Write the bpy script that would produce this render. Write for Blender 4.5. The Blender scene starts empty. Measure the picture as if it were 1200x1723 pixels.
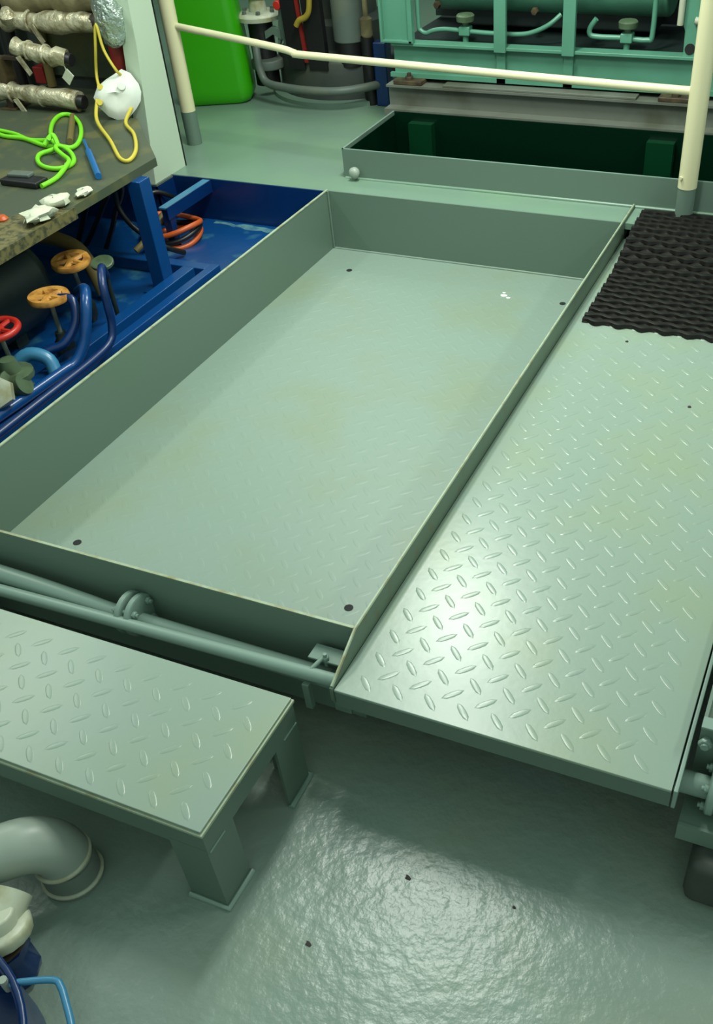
import bpy, bmesh, math, random
from mathutils import Vector, Matrix
random.seed(7)
S = bpy.context.scene
C = S.collection
PI = math.pi

# ---------------- camera ----------------
cd = bpy.data.cameras.new('camera'); cam = bpy.data.objects.new('camera', cd); C.objects.link(cam)
CAM = Vector((0.6681, -0.9556, 1.2975))
yaw, pitch, roll, F = 0.45034, 0.74743, -0.07107, 1584.17
f = Vector((-math.sin(yaw)*math.cos(pitch), math.cos(yaw)*math.cos(pitch), -math.sin(pitch)))
r = f.cross(Vector((0, 0, 1))).normalized(); u = r.cross(f)
r2 = math.cos(roll)*r + math.sin(roll)*u; u2 = -math.sin(roll)*r + math.cos(roll)*u
M = Matrix((r2, u2, -f)).transposed().to_4x4(); M.translation = CAM
cam.matrix_world = M
cd.sensor_fit = 'VERTICAL'; cd.sensor_height = 36.0; cd.lens = 36.0*F/1723
cd.shift_x = (600-719.17)/1723; cd.shift_y = (994.0-861.5)/1723
cd.clip_start = 0.02
S.camera = cam

# ---------------- world, lights, exposure ----------------
w = bpy.data.worlds.new('world'); S.world = w; w.use_nodes = True
bg = w.node_tree.nodes['Background']
bg.inputs[0].default_value = (0.62, 0.80, 0.72, 1); bg.inputs[1].default_value = 0.72
def area(name, loc, sx, sy, power, col, target=None, rotz=0):
    l = bpy.data.lights.new(name, 'AREA'); l.shape = 'RECTANGLE'; l.size = sx; l.size_y = sy
    l.energy = power; l.color = col
    o = bpy.data.objects.new(name, l); C.objects.link(o); o.location = loc
    o.rotation_euler = (0, 0, rotz)
    if target:
        o.rotation_euler = (Vector(target)-Vector(loc)).to_track_quat('-Z', 'Y').to_euler()
    return o
LC = (0.95, 1.0, 0.91)
area('ceiling_tube_near', (-0.28, 0.95, 1.9), 0.20, 0.6, 27, LC)
area('ceiling_tube_far', (-0.60, 1.98, 1.9), 0.22, 0.45, 34, LC)
area('ceiling_tube_right', (1.9, 1.3, 2.0), 0.16, 1.2, 22, LC)
area('fill_left', (-2.6, 1.0, 2.1), 0.16, 1.2, 18, LC)  # added fill lamp to brighten the lower left floor, no known fixture
area('ceiling_tube_back', (-2.0, 3.8, 2.2), 1.0, 0.3, 14, LC)
S.view_settings.view_transform = 'Standard'; S.view_settings.look = 'None'
S.view_settings.gamma = 1.0; S.view_settings.use_curve_mapping = False
S.view_settings.exposure = 0.0

# ---------------- materials ----------------
def lin(c):
    return tuple(((x/255)/12.92 if x/255 <= 0.04045 else ((x/255+0.055)/1.055)**2.4) for x in c) + (1.0,)
MATS = {}
def mat(name, rgb, rough=0.45, metal=0.0, rgb2=None, nscale=4.0, bump=0.0, bscale=40.0, spec=0.5, coat=0.0,
        stretch=None, amount=(0.45, 0.7), bdist=0.002, bdetail=4.0, emit=0):
    m = bpy.data.materials.new(name); m.use_nodes = True; nt = m.node_tree; b = nt.nodes['Principled BSDF']
    b.inputs['Base Color'].default_value = lin(rgb); b.inputs['Roughness'].default_value = rough
    b.inputs['Metallic'].default_value = metal; b.inputs['Specular IOR Level'].default_value = spec
    b.inputs['Coat Weight'].default_value = coat; b.inputs['Coat Roughness'].default_value = 0.15
    tc = nt.nodes.new('ShaderNodeNewGeometry')
    vec = tc.outputs['Position']
    if stretch:
        mp = nt.nodes.new('ShaderNodeMapping'); mp.inputs['Scale'].default_value = stretch
        nt.links.new(vec, mp.inputs['Vector']); vec = mp.outputs['Vector']
    if rgb2:
        n = nt.nodes.new('ShaderNodeTexNoise'); n.inputs['Scale'].default_value = nscale; n.inputs['Detail'].default_value = 5
        cr = nt.nodes.new('ShaderNodeValToRGB'); cr.color_ramp.elements[0].position = amount[0]; cr.color_ramp.elements[1].position = amount[1]
        cr.color_ramp.elements[0].color = lin(rgb); cr.color_ramp.elements[1].color = lin(rgb2)
        nt.links.new(vec, n.inputs['Vector']); nt.links.new(n.outputs['Fac'], cr.inputs['Fac'])
        nt.links.new(cr.outputs['Color'], b.inputs['Base Color'])
    if bump:
        n = nt.nodes.new('ShaderNodeTexNoise'); n.inputs['Scale'].default_value = bscale; n.inputs['Detail'].default_value = bdetail
        bp = nt.nodes.new('ShaderNodeBump'); bp.inputs['Strength'].default_value = bump; bp.inputs['Distance'].default_value = bdist
        nt.links.new(vec, n.inputs['Vector']); nt.links.new(n.outputs['Fac'], bp.inputs['Height']); nt.links.new(bp.outputs['Normal'], b.inputs['Normal'])
    MATS[name] = m
    return m
GREY = (121, 144, 132)
mat('floor_paint', (124, 143, 132), 0.29, rgb2=(128, 143, 125), nscale=3, bump=0.8, bscale=36, bdist=0.0035, bdetail=7)
mat('deck_paint', (112, 139, 122), 0.30, rgb2=(117, 149, 120), nscale=2.5, bump=0.15, bscale=25)
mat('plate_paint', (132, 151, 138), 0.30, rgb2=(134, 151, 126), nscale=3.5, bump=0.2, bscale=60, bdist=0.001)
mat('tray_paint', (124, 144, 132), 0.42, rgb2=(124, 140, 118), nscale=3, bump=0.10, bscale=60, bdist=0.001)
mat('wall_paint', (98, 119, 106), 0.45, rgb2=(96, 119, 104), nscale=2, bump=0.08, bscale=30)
mat('edge_paint', (150, 165, 138), 0.5, rgb2=(128, 125, 84), nscale=30, amount=(0.5, 0.75))
mat('rubbed_edge', (96, 116, 98), 0.5, rgb2=(110, 95, 60), nscale=25, amount=(0.58, 0.8))
mat('pipe_paint', (122, 146, 134), 0.35, bump=0.1, bscale=40)
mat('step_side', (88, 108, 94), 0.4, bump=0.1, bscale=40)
mat('dark_grey', (52, 60, 56), 0.5, rgb2=(70, 74, 62), nscale=8, bump=0.2, bscale=30)
mat('grey_iron', (85, 98, 90), 0.5, rgb2=(104, 108, 90), nscale=6, bump=0.2, bscale=30)
mat('bed_grey', (98, 104, 94), 0.55, rgb2=(80, 84, 70), nscale=7, bump=0.2, bscale=30)
mat('cream', (214, 210, 170), 0.35, bump=0.06, bscale=30)
mat('column_paint', (184, 202, 178), 0.4)
mat('jerrycan_green', (48, 154, 3), 0.35, bump=0.2, bscale=7, bdist=0.01, bdetail=2)
mat('blue_paint', (4, 43, 94), 0.3, rgb2=(4, 36, 82), nscale=5, bump=0.2, bscale=20)
mat('blue_floor', (8, 62, 116), 0.3, rgb2=(62, 118, 130), nscale=9, amount=(0.58, 0.78), bump=0.3, bscale=14, bdist=0.006)
mat('blue_light', (56, 122, 158), 0.3)
mat('bronze_residue', (84, 128, 132), 0.6, rgb2=(30, 84, 118), nscale=30)
mat('navy_paint', (5, 40, 88), 0.35)
mat('frame_blue', (8, 64, 120), 0.28, bump=0.1, bscale=20)
mat('rust_top', (104, 98, 58), 0.6, rgb2=(58, 60, 38), nscale=60, amount=(0.45, 0.62), bump=0.5, bscale=90)
mat('teal', (84, 140, 117), 0.35, rgb2=(78, 130, 106), nscale=6, bump=0.15, bscale=25)
mat('dark_teal', (26, 40, 38), 0.45, rgb2=(34, 46, 40), nscale=4, bump=0.2, bscale=20)
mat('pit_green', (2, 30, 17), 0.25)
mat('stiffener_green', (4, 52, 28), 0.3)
mat('black_rubber', (20, 18, 15), 0.40, spec=0.35)
mat('black_hose', (14, 18, 18), 0.4)
mat('orange_hose', (190, 84, 30), 0.4)
mat('brass', (206, 150, 70), 0.45, rgb2=(150, 96, 40), nscale=30, bump=0.2, bscale=60)
mat('red_paint', (186, 44, 32), 0.35)
mat('dark_red', (120, 22, 16), 0.5)
mat('bench_top', (66, 76, 58), 0.5, rgb2=(90, 92, 58), nscale=7, amount=(0.5, 0.62), bump=0.3, bscale=30)
mat('foil', (196, 190, 160), 0.32, metal=0.35, rgb2=(120, 108, 70), nscale=22, bump=0.9, bscale=28, bdist=0.012)
mat('foil_bag', (190, 205, 195), 0.22, metal=0.7, bump=1.0, bscale=35, bdist=0.02)
mat('mask_white', (214, 220, 208), 0.8)
mat('yellow_strap', (196, 180, 60), 0.6)
mat('lime_rope', (120, 214, 30), 0.5, bump=0.4, bscale=160)
mat('pen_blue', (18, 96, 160), 0.35)
mat('black_plastic', (22, 22, 24), 0.4)
mat('crumpled', (200, 205, 180), 0.5, bump=0.8, bscale=60)
mat('khaki_hose', (110, 98, 56), 0.5)
mat('bronze_green', (78, 98, 72), 0.4, rgb2=(60, 74, 50), nscale=20, bump=0.3, bscale=40)
mat('off_white_cast', (176, 182, 160), 0.4, rgb2=(150, 148, 108), nscale=20, bump=0.2, bscale=40)
mat('elbow_grey', (146, 158, 146), 0.4, bump=0.1, bscale=30)
mat('collar_grey', (112, 124, 114), 0.45, bump=0.15, bscale=40)
mat('dark_brown', (52, 40, 26), 0.6, rgb2=(84, 72, 44), nscale=20, bump=0.3, bscale=30)
mat('tan_cloth', (120, 112, 78), 0.8, rgb2=(84, 78, 50), nscale=14, bump=0.6, bscale=20, bdist=0.01)
mat('hole_black', (18, 22, 20), 0.8)
mat('speck', (40, 34, 30), 0.7)
mat('white_flake', (225, 235, 225), 0.6)
mat('wall_dark', (40, 56, 52), 0.6)
mat('ceramic_yellow', (150, 130, 40), 0.5)

# ---------------- mesh builder ----------------
class MB:
    def __init__(s): s.v = []; s.f = []
    def add(s, vs, fs):
        n = len(s.v); s.v += [tuple(v) for v in vs]; s.f += [tuple(i+n for i in q) for q in fs]; return s
    def box(s, x0, x1, y0, y1, z0, z1, b=0.0):
        if b <= 0:
            v = [(x, y, z) for z in (z0, z1) for y in (y0, y1) for x in (x0, x1)]
            return s.add(v, [(0, 2, 3, 1), (4, 5, 7, 6), (0, 1, 5, 4), (2, 6, 7, 3), (0, 4, 6, 2), (1, 3, 7, 5)])
        bm = bmesh.new(); bmesh.ops.create_cube(bm, size=1)
        for v in bm.verts:
            v.co = Vector(((x0+x1)/2+v.co.x*(x1-x0), (y0+y1)/2+v.co.y*(y1-y0), (z0+z1)/2+v.co.z*(z1-z0)))
        bmesh.ops.bevel(bm, geom=bm.edges[:], offset=b, segments=2, affect='EDGES', profile=0.5)
        bm.verts.index_update()
        s.add([v.co[:] for v in bm.verts], [[v.index for v in q.verts] for q in bm.faces]); bm.free(); return s
    def obox(s, c, sz, rz=0, b=0.0, mx=None):
        t = MB().box(-sz[0]/2, sz[0]/2, -sz[1]/2, sz[1]/2, -sz[2]/2, sz[2]/2, b)
        m = Matrix.Translation(Vector(c)) @ (mx if mx else Matrix.Rotation(rz, 4, 'Z'))
        return s.add([(m @ Vector(v))[:] for v in t.v], t.f)
    def prism(s, pts, a, b, axis='z'):
        n = len(pts)
        def P(p, h):
            return (p[0], p[1], h) if axis == 'z' else ((h, p[0], p[1]) if axis == 'x' else (p[0], h, p[1]))
        v = [P(p, a) for p in pts]+[P(p, b) for p in pts]
        fs = [tuple(range(n))[::-1], tuple(range(n, 2*n))]+[(i, (i+1) % n, n+(i+1) % n, n+i) for i in range(n)]
        return s.add(v, fs)
    def lathe(s, c, prof, axis=(0, 0, 1), n=28, cap=True):
        ax = Vector(axis).normalized(); q = Vector((0, 0, 1)).rotation_difference(ax); vs = []; fs = []
        for (rr, h) in prof:
            for i in range(n):
                a = 2*PI*i/n; vs.append((Vector(c)+q @ Vector((rr*math.cos(a), rr*math.sin(a), h)))[:])
        for k in range(len(prof)-1):
            for i in range(n):
                j = (i+1) % n; fs.append((k*n+i, k*n+j, (k+1)*n+j, (k+1)*n+i))
        if cap:
            fs.append(tuple(range(n))[::-1]); fs.append(tuple((len(prof)-1)*n+i for i in range(n)))
        return s.add(vs, fs)
    def cyl(s, p, q, rr, n=20, b=0.0):
        d = Vector(q)-Vector(p); L = d.length
        pr = [(rr, 0), (rr, L)] if b <= 0 else [(rr-b, 0), (rr, b), (rr, L-b), (rr-b, L)]
        return s.lathe(p, pr, d, n)
    def tube(s, pts, rad, n=10, sub=5, closed=False, cat=True):
        P = [Vector(p) for p in pts]
        if cat and len(P) > 2:
            Q = []; m = len(P)
            rng = range(m) if closed else range(m-1)
            for i in rng:
                p0 = P[(i-1) % m] if (closed or i > 0) else P[i]; p1 = P[i]; p2 = P[(i+1) % m]
                p3 = P[(i+2) % m] if (closed or i+2 < m) else p2
                for k in range(sub):
                    t = k/sub
                    Q.append(0.5*((2*p1)+(p2-p0)*t+(2*p0-5*p1+4*p2-p3)*t*t+(3*p1-p0-3*p2+p3)*t**3))
            if not closed: Q.append(P[-1])
            P = Q
        rads = rad if isinstance(rad, (list, tuple)) else [rad]*len(P)
        if len(rads) != len(P):
            rads = [rads[0]+(rads[-1]-rads[0])*0 if False else rads[min(len(rads)-1, int(i*(len(rads)-1)/(len(P)-1)+.5))] for i in range(len(P))]
        m = len(P); vs = []; fs = []; nrm = None
        for i in range(m):
            t = (P[(i+1) % m]-P[i-1]) if closed else (P[min(i+1, m-1)]-P[max(i-1, 0)])
            t.normalize()
            if nrm is None:
                nrm = t.cross(Vector((0, 0, 1)))
                if nrm.length < 1e-3: nrm = t.cross(Vector((1, 0, 0)))
            nrm = (nrm-t*nrm.dot(t)).normalized(); bn = t.cross(nrm)
            for k in range(n):
                a = 2*PI*k/n; vs.append((P[i]+(nrm*math.cos(a)+bn*math.sin(a))*rads[i])[:])
        for i in range(m if closed else m-1):
            for k in range(n):
                fs.append((i*n+k, i*n+(k+1) % n, ((i+1) % m)*n+(k+1) % n, ((i+1) % m)*n+k))
        if not closed:
            fs.append(tuple(range(n))[::-1]); fs.append(tuple((m-1)*n+k for k in range(n)))
        return s.add(vs, fs)
    def torus(s, c, R_, rr, axis=(0, 0, 1), n=36, k=10):
        q = Vector((0, 0, 1)).rotation_difference(Vector(axis).normalized())
        return s.tube([(Vector(c)+q @ Vector((R_*math.cos(2*PI*i/n), R_*math.sin(2*PI*i/n), 0))) for i in range(n)], rr, k, closed=True, cat=False)
    def hexhead(s, c, rr, h, axis=(0, 0, 1)):
        return s.lathe(c, [(rr, 0), (rr, h*.8), (rr*.85, h)], axis, 6)

def build(name, mb, m, parent=None, origin=None, smooth=True):
    me = bpy.data.meshes.new(name)
    if parent is not None:
        p = parent; o = Vector((0, 0, 0))
        while p is not None: o += p.location; p = p.parent
    elif origin is not None: o = Vector(origin)
    else:
        xs = [v[0] for v in mb.v]; ys = [v[1] for v in mb.v]; zs = [v[2] for v in mb.v]
        o = Vector(((min(xs)+max(xs))/2, (min(ys)+max(ys))/2, min(zs)))
    me.from_pydata([(v[0]-o.x, v[1]-o.y, v[2]-o.z) for v in mb.v], [], mb.f)
    bm = bmesh.new(); bm.from_mesh(me); bmesh.ops.recalc_face_normals(bm, faces=bm.faces[:]); bm.to_mesh(me); bm.free()
    if smooth:
        me.polygons.foreach_set('use_smooth', [True]*len(me.polygons)); me.set_sharp_from_angle(angle=math.radians(48))
    me.materials.append(MATS[m])
    ob = bpy.data.objects.new(name, me); C.objects.link(ob)
    if smooth and len(me.polygons) < 20000:
        wn = ob.modifiers.new('weighted', 'WEIGHTED_NORMAL'); wn.keep_sharp = True; wn.weight = 100
    if parent is not None: ob.parent = parent
    else: ob.location = o
    return ob
def thing(name, loc, label, cat, group=None):
    o = bpy.data.objects.new(name, None); C.objects.link(o); o.location = loc; o.empty_display_size = 0.05
    o['label'] = label; o['category'] = cat
    if group: o['group'] = group
    return o
def tag(o, label, cat, group=None):
    o['label'] = label; o['category'] = cat
    if group: o['group'] = group
    return o
def struct(name, mb, m):
    o = build(name, mb, m); o['kind'] = 'structure'; return o

# raised tread lozenges of a checker plate: two directions on a staggered grid
def lozenges(x0, x1, y0, y1, z, pitch=0.0640, ox=0.114, oy=0.291, h=0.0014, L=0.046, W=0.013):
    mb = MB()
    def loz(cx, cy, a):
        c, s_ = math.cos(a), math.sin(a); vs = []
        for (k, zz) in ((1.0, 0.0), (0.66, h)):
            for (uu, vv) in ((-.5, 0), (-.3, -.42), (0, -.5), (.3, -.42), (.5, 0), (.3, .42), (0, .5), (-.3, .42)):
                a1, b1 = uu*L*(k+.12 if k < 1 else 1), vv*W*k
                vs.append((cx+c*a1-s_*b1, cy+s_*a1+c*b1, z+zz))
        mb.add(vs, [(i, (i+1) % 8, 8+(i+1) % 8, 8+i) for i in range(8)]+[tuple(range(8, 16))])
    i0 = int((x0-ox)/pitch)-2; i1 = int((x1-ox)/pitch)+2; j0 = int((y0-oy)/pitch)-2; j1 = int((y1-oy)/pitch)+2
    mg = L*0.42
    for i in range(i0, i1+1):
        for j in range(j0, j1+1):
            for k in (0, 1):
                cx = ox+i*pitch+k*pitch/2; cy = oy+j*pitch+k*pitch/2
                if x0+mg < cx < x1-mg and y0+mg < cy < y1-mg:
                    loz(cx, cy, -PI/4 if k == 0 else PI/4)
    return mb

ZR = 0.0535; ZD = 0.05; FL = -0.265; TF = -0.1565; XL = -1.095; YF = 2.094; YN = 0.115; W = 0.62

# ---------------- structure ----------------
struct('floor', MB().box(-6, 3, -3, 6.5, FL-0.05, FL), 'floor_paint')
dk = MB()
dk.box(-6, 2.2, YF+0.008, 2.243, ZD-0.02, ZD)
dk.box(-6, -1.099, 2.243, 2.703, ZD-0.02, ZD)
dk.box(-6, 2.2, 2.703, 6.5, ZD-0.02, ZD)
dk.box(-6, -2.602, -0.5, YF+0.008, ZD-0.02, ZD)
struct('floor', dk, 'deck_paint')
struct('wall_back', MB().box(-6, 3, 6.0, 6.1, FL, 3.0), 'wall_dark')
struct('wall_left', MB().box(-6, -5.9, -3, 6.0, FL, 3.0), 'wall_dark')

# ---------------- sunken drip tray ----------------
t = thing('drip_tray', (-0.55, 1.1, FL), 'long grey painted sunken tray with checker plate bottom, between blue machinery pit and raised walkway', 'tray')
T = 0.006
build('tray_floor', MB().box(XL, -T, YN, YF, TF-0.006, TF), 'tray_paint', t)
lz = build('tread_pattern', lozenges(XL+0.02, -0.02, YN+0.02, YF-0.03, TF, oy=0.30, ox=-0.5, h=0.0005), 'tray_paint', t); lz['kind'] = 'stuff'
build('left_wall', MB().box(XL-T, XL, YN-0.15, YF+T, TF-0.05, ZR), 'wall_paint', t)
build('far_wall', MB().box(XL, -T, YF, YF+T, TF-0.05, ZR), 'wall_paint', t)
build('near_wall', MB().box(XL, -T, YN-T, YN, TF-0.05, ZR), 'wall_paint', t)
dv = MB().prism([(-0.002, -0.03), (-0.002, 0.004), (YN-0.005, ZR), (2.238, ZR+.006), (2.238, ZR-0.003), (YF, -0.03), (YF, TF-0.05), (YN, TF-0.05)], -T, 0.0, 'x')
build('right_wall', dv, 'rubbed_edge', t)
build('top_edge', MB().tube([(-T/2, 0.002, 0.006), (-T/2, YN-0.004, ZR+0.001), (-T/2, 2.236, ZR+0.007)], 0.0033, 6, cat=False), 'edge_paint', t)
build('top_edge', MB().box(XL-T-0.001, XL+0.001, YN-0.15, YF+T, ZR, ZR+0.003), 'edge_paint', t)
build('top_edge', MB().box(XL, -T, YN-T, YN, ZR, ZR+0.002), 'edge_paint', t)
build('weld_seam', MB().tube([(XL+0.003, YF-0.003, TF), (XL+0.003, YF-0.003, ZR)], 0.005, 8, cat=False), 'wall_paint', t)
build('weld_seam', MB().tube([(XL+.004, YF-0.002, TF+.001), (-0.4, YF-0.002, TF+.002), (-T, YF-0.002, TF+.001)], 0.004, 8), 'tray_paint', t)
for (x, y) in ((-0.948, 1.929), (-0.139, 1.901), (-0.902, 0.323), (-0.159, 0.345)):
    build('screw_hole', MB().lathe((x, y, TF+0.0003), [(0.0105, 0), (0.0105, 0.0008), (0.007, 0.001)], n=14), 'hole_black', t)
for (x, y) in ((XL+0.05, 0.2), (-0.06, 0.2), (XL+0.05, 1.95), (-0.06, 1.95)):
    build('leg', MB().box(x-0.025, x+0.025, y-0.025, y+0.025, FL, TF-0.005, 0.002), 'wall_paint', t)
fk = MB()
for k, (dx, dy, s_) in enumerate(((0, 0, 1), (0.02, -.012, .6), (-0.006, 0.02, .5))):
    fk.prism([(-0.345+dx+s_*0.012*math.cos(a)*(1+.3*math.sin(3*a)), 1.898+dy+s_*0.009*math.sin(a)) for a in [i*PI/4 for i in range(8)]], TF, TF+0.002)
tag(build('paint_flake', fk, 'white_flake'), 'small white flake lying on the tray bottom near its far wall', 'flake')

# ---------------- walkway platform ----------------
p = thing('walkway_platform', (W/2, 1.0, FL), 'raised grey checker plate walkway with shiny worn front, right of the sunken tray', 'walkway')
build('deck_plate', MB().box(0.001, W, 0, 2.101, -0.006, 0, 0.0015), 'plate_paint', p)
lz = build('tread_pattern', lozenges(0.006, W-0.012, 0.004, 2.07, 0), 'plate_paint', p); lz['kind'] = 'stuff'
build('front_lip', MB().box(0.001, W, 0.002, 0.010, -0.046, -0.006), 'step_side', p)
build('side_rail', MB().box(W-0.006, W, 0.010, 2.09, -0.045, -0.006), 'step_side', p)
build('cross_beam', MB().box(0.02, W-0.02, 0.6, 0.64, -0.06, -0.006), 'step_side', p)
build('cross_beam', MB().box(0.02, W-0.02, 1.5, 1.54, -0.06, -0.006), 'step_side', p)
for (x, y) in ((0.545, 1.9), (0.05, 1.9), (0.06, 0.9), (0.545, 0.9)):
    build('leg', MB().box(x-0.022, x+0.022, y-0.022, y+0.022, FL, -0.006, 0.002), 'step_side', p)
build('edge_bar', MB().box(W+0.003, W+0.010, 0.0, 2.09, -0.045, 0.001, 0.0015), 'pipe_paint', p)
br = MB().box(-0.012, 0.024, 0.012, 0.04, -0.075, -0.047, .003)
build('corner_bracket', br, 'step_side', p)
for (x, y) in ((0.184, 1.426), (0.413, 1.148)):
    tag(build('dirt_speck', MB().lathe((x, y, 0), [(0.005, 0), (0.004, 0.002), (0.001, 0.0028)], n=7), 'speck'),
        'dark dirt speck on the walkway plate just in front of the black mat' if y > 1.3 else 'dark dirt speck on the walkway plate towards the right edge of the photo', 'speck')
for (x, y) in ((0.093, -0.345), (0.204, -0.164), (0.405, -0.149)):
    tag(build('dirt_speck', MB().prism([(x+k*0.006*math.cos(a), y+k*0.0045*math.sin(a)) for a, k in zip([i*PI/4 for i in range(8)], (1.1, .7, .9, 1.2, .6, 1, .8, 1.2) if x < .3 else (.6, .4, .5, .7, .4, .6, .5, .6))], FL, FL+0.002), 'speck'),
        {0.093: 'dark dirt speck on the shiny floor, nearest the bottom of the photo', 0.204: 'dark dirt speck on the shiny floor at the upper edge of the glare', 0.405: 'faint dark speck on the shiny floor, rightmost in the glare'}[x], 'speck')

# ---------------- black wave-rib mat ----------------
mt = thing('rubber_mat', (0.33, 1.9, 0.002), 'black rubber mat with wavy ribs and scalloped edge at the far end of the walkway', 'mat')
MX0, MX1, MY0 = 0.034, 0.66, 1.492
def mat_z(y):
    k = min(1, max(0, (y-1.80)/0.30)); k = k*k*(3-2*k)
    return 0.003+k*(ZD-0.001)
bs = MB(); ys = [MY0+0.006+i*0.02 for i in range(37)]+[2.237]
vs = []; fs = []
for y in ys:
    for x in (MX0, MX1):
        vs += [(x, y, mat_z(y)), (x, y, mat_z(y)-0.003)]
for i in range(len(ys)-1):
    a = 4*i; fs += [(a, a+2, a+6, a+4), (a+1, a+5, a+7, a+3), (a, a+4, a+5, a+1), (a+2, a+3, a+7, a+6)]
fs += [(0, 1, 3, 2), (4*len(ys)-4, 4*len(ys)-2, 4*len(ys)-1, 4*len(ys)-3)]
build('base_sheet', bs.add(vs, fs), 'black_rubber', mt)
def wave_mesh(phase):
    mb = MB(); vs = []; fs = []; n = int((MX1-MX0)/0.066*8)
    for i in range(n+1):
        x = MX0+i*(MX1-MX0)/n; ph = 2*PI*(x-0.075)/0.066+phase
        yc = -0.0085*math.cos(2*PI*(x-0.075)/0.066+phase); hh = 0.0105+0.0022*math.cos(ph)
        for (dy, z) in ((-0.0105, 0), (-0.0075, hh*.85), (0, hh), (0.0075, hh*.85), (0.0105, 0)):
            vs.append((x, yc+dy, z))
    for i in range(n):
        for k in range(4): fs.append((5*i+k, 5*i+k+1, 5*i+k+6, 5*i+k+5))
    fs += [(0, 1, 2, 3, 4), tuple(5*n+k for k in (4, 3, 2, 1, 0))]
    return mb.add(vs, fs)
wm = []
for ph in (0, PI):
    o = build('wave_rib', wave_mesh(ph), 'black_rubber', mt); wm.append(o); C.objects.unlink(o)
i = 0; y = MY0+0.012
while y < 2.225:
    o = wm[i % 2] if i < 2 else wm[i % 2].copy()
    C.objects.link(o); o.location = (0, y, mat_z(y)-0.0005)
    i += 1; y += 0.033 if i % 2 == 0 else 0.033
for o in wm: pass

# ---------------- deck coaming around the oil pit ----------------
c = thing('pit_coaming', (-0.2, 2.47, ZD), 'low grey steel coaming around a dark green pit in front of the teal engine', 'coaming')
XP, YP0, YP1, ZC = -1.093, 2.243, 2.697, 0.151
build('front_plate', MB().box(XP, 2.0, YP0, YP0+T, ZD-0.02, ZC), 'wall_paint', c)
build('left_plate', MB().box(XP-T, XP, YP0, YP1+T, ZD-0.02, ZC), 'wall_paint', c)
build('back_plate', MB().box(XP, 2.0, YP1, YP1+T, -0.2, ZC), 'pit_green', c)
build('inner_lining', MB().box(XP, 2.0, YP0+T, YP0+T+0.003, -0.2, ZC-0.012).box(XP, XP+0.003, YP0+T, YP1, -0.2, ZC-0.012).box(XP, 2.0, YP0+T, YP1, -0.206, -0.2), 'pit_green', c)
build('top_edge', MB().box(XP-T, 2.0, YP0, YP0+T, ZC, ZC+0.002).box(XP-T, XP, YP0, YP1, ZC, ZC+0.002), 'pipe_paint', c)
for x in (-0.97, -0.02, 0.9):
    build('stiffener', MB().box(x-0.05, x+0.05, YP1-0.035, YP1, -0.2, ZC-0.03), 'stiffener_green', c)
build('weld_seam', MB().tube([(XP, YP0-0.002, ZD), (-.3, YP0-0.003, ZD+.002), (2.0, YP0-0.002, ZD)], 0.006, 8), 'deck_paint', c)
kn = MB().lathe((-1.045, YP0+0.002, 0.078), [(0.010, 0), (0.010, 0.014), (0.019, 0.016), (0.021, 0.028), (0.015, 0.037), (0.004, 0.039)], (0, -1, 0), 16)
build('drain_plug', kn, 'elbow_grey', c)

# ---------------- guard rail ----------------
g = thing('guard_rail', (-0.86, 2.34, ZD), 'cream painted guard rail of two posts and a thin bent bar across the deck', 'railing')
build('post', MB().cyl((-1.895, 2.439, 0.175), (-1.893, 2.443, 1.3), 0.030, 24), 'cream', g)
build('post_sleeve', MB().cyl((-1.895, 2.439, ZD), (-1.895, 2.439, 0.176), 0.031, 24), 'wall_paint', g)
build('post', MB().cyl((0.168, 2.213, 0.142), (0.168, 2.213, 1.3), 0.0305, 24), 'cream', g)
build('post_sleeve', MB().cyl((0.168, 2.213, ZD+.0), (0.168, 2.213, 0.143), 0.029, 24), 'wall_paint', g)
build('bar', MB().tube([(-1.877, 2.44, 0.478), (-1.42, 2.401, 0.434), (-1.33, 2.391, 0.4195), (-1.24, 2.38, 0.417), (-0.3, 2.275, 0.418), (0.15, 2.224, 0.421)], 0.0125, 14, sub=4), 'cream', g)
build('bolt', MB().hexhead((0.150, 2.187, 0.178), 0.006, 0.006, (-0.3, -1, 0)), 'cream', g)

# ---------------- near pipes along the tray ----------------
pg = thing('pipe_run', (-0.3, 0.06, FL), 'thick grey pipe with bolted flanges running along the near wall of the sunken tray', 'pipe')
build('pipe', MB().tube([(-1.3, 0.072, -0.032), (-0.85, 0.070, -0.036), (-0.65, 0.068, -0.045), (-0.52, 0.066, -0.052), (-0.2, 0.066, -0.056), (0.3, 0.070, -0.060), (0.9, 0.073, -0.058)], 0.0205, 16, sub=4), 'pipe_paint', pg)
for (x, a) in ((-0.520, -1), (-0.496, 1), (0.684, -1), (0.706, 1)):
    z = -0.040 if x < 0 else -0.058
    fm = MB().lathe((x-0.006, 0.073, z), [(0.02, -0.004), (0.042, -0.003), (0.046, 0.0), (0.046, 0.010), (0.042, 0.013), (0.02, 0.014)], (1, 0, 0), 28)
    build('flange', fm, 'pipe_paint', pg)
for x0 in (-0.508, 0.695):
    for k in range(4):
        a = PI/4+k*PI/2; y = 0.073+0.033*math.cos(a); z = (-0.040 if x0 < 0 else -0.058)+0.033*math.sin(a)
        build('bolt', MB().cyl((x0-0.032, y, z), (x0+0.032, y, z), 0.0045, 8).hexhead((x0-0.027, y, z), 0.008, 0.007, (1, 0, 0)).hexhead((x0+0.02, y, z), 0.008, 0.007, (1, 0, 0)), 'pipe_paint', pg)
for x in (-1.0, 0.95):
    build('pipe_support', MB().box(x-0.01, x+0.01, 0.055, 0.09, FL, -0.07), 'step_side', pg)
pf = thing('pipe_run', (-0.5, 0.03, FL), 'thin straight grey pipe without flanges, directly behind the low step', 'pipe')
build('pipe', MB().cyl((-1.3, 0.032, -0.058), (-0.012, 0.032, -0.0135), 0.0135, 16), 'pipe_paint', pf)
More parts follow.
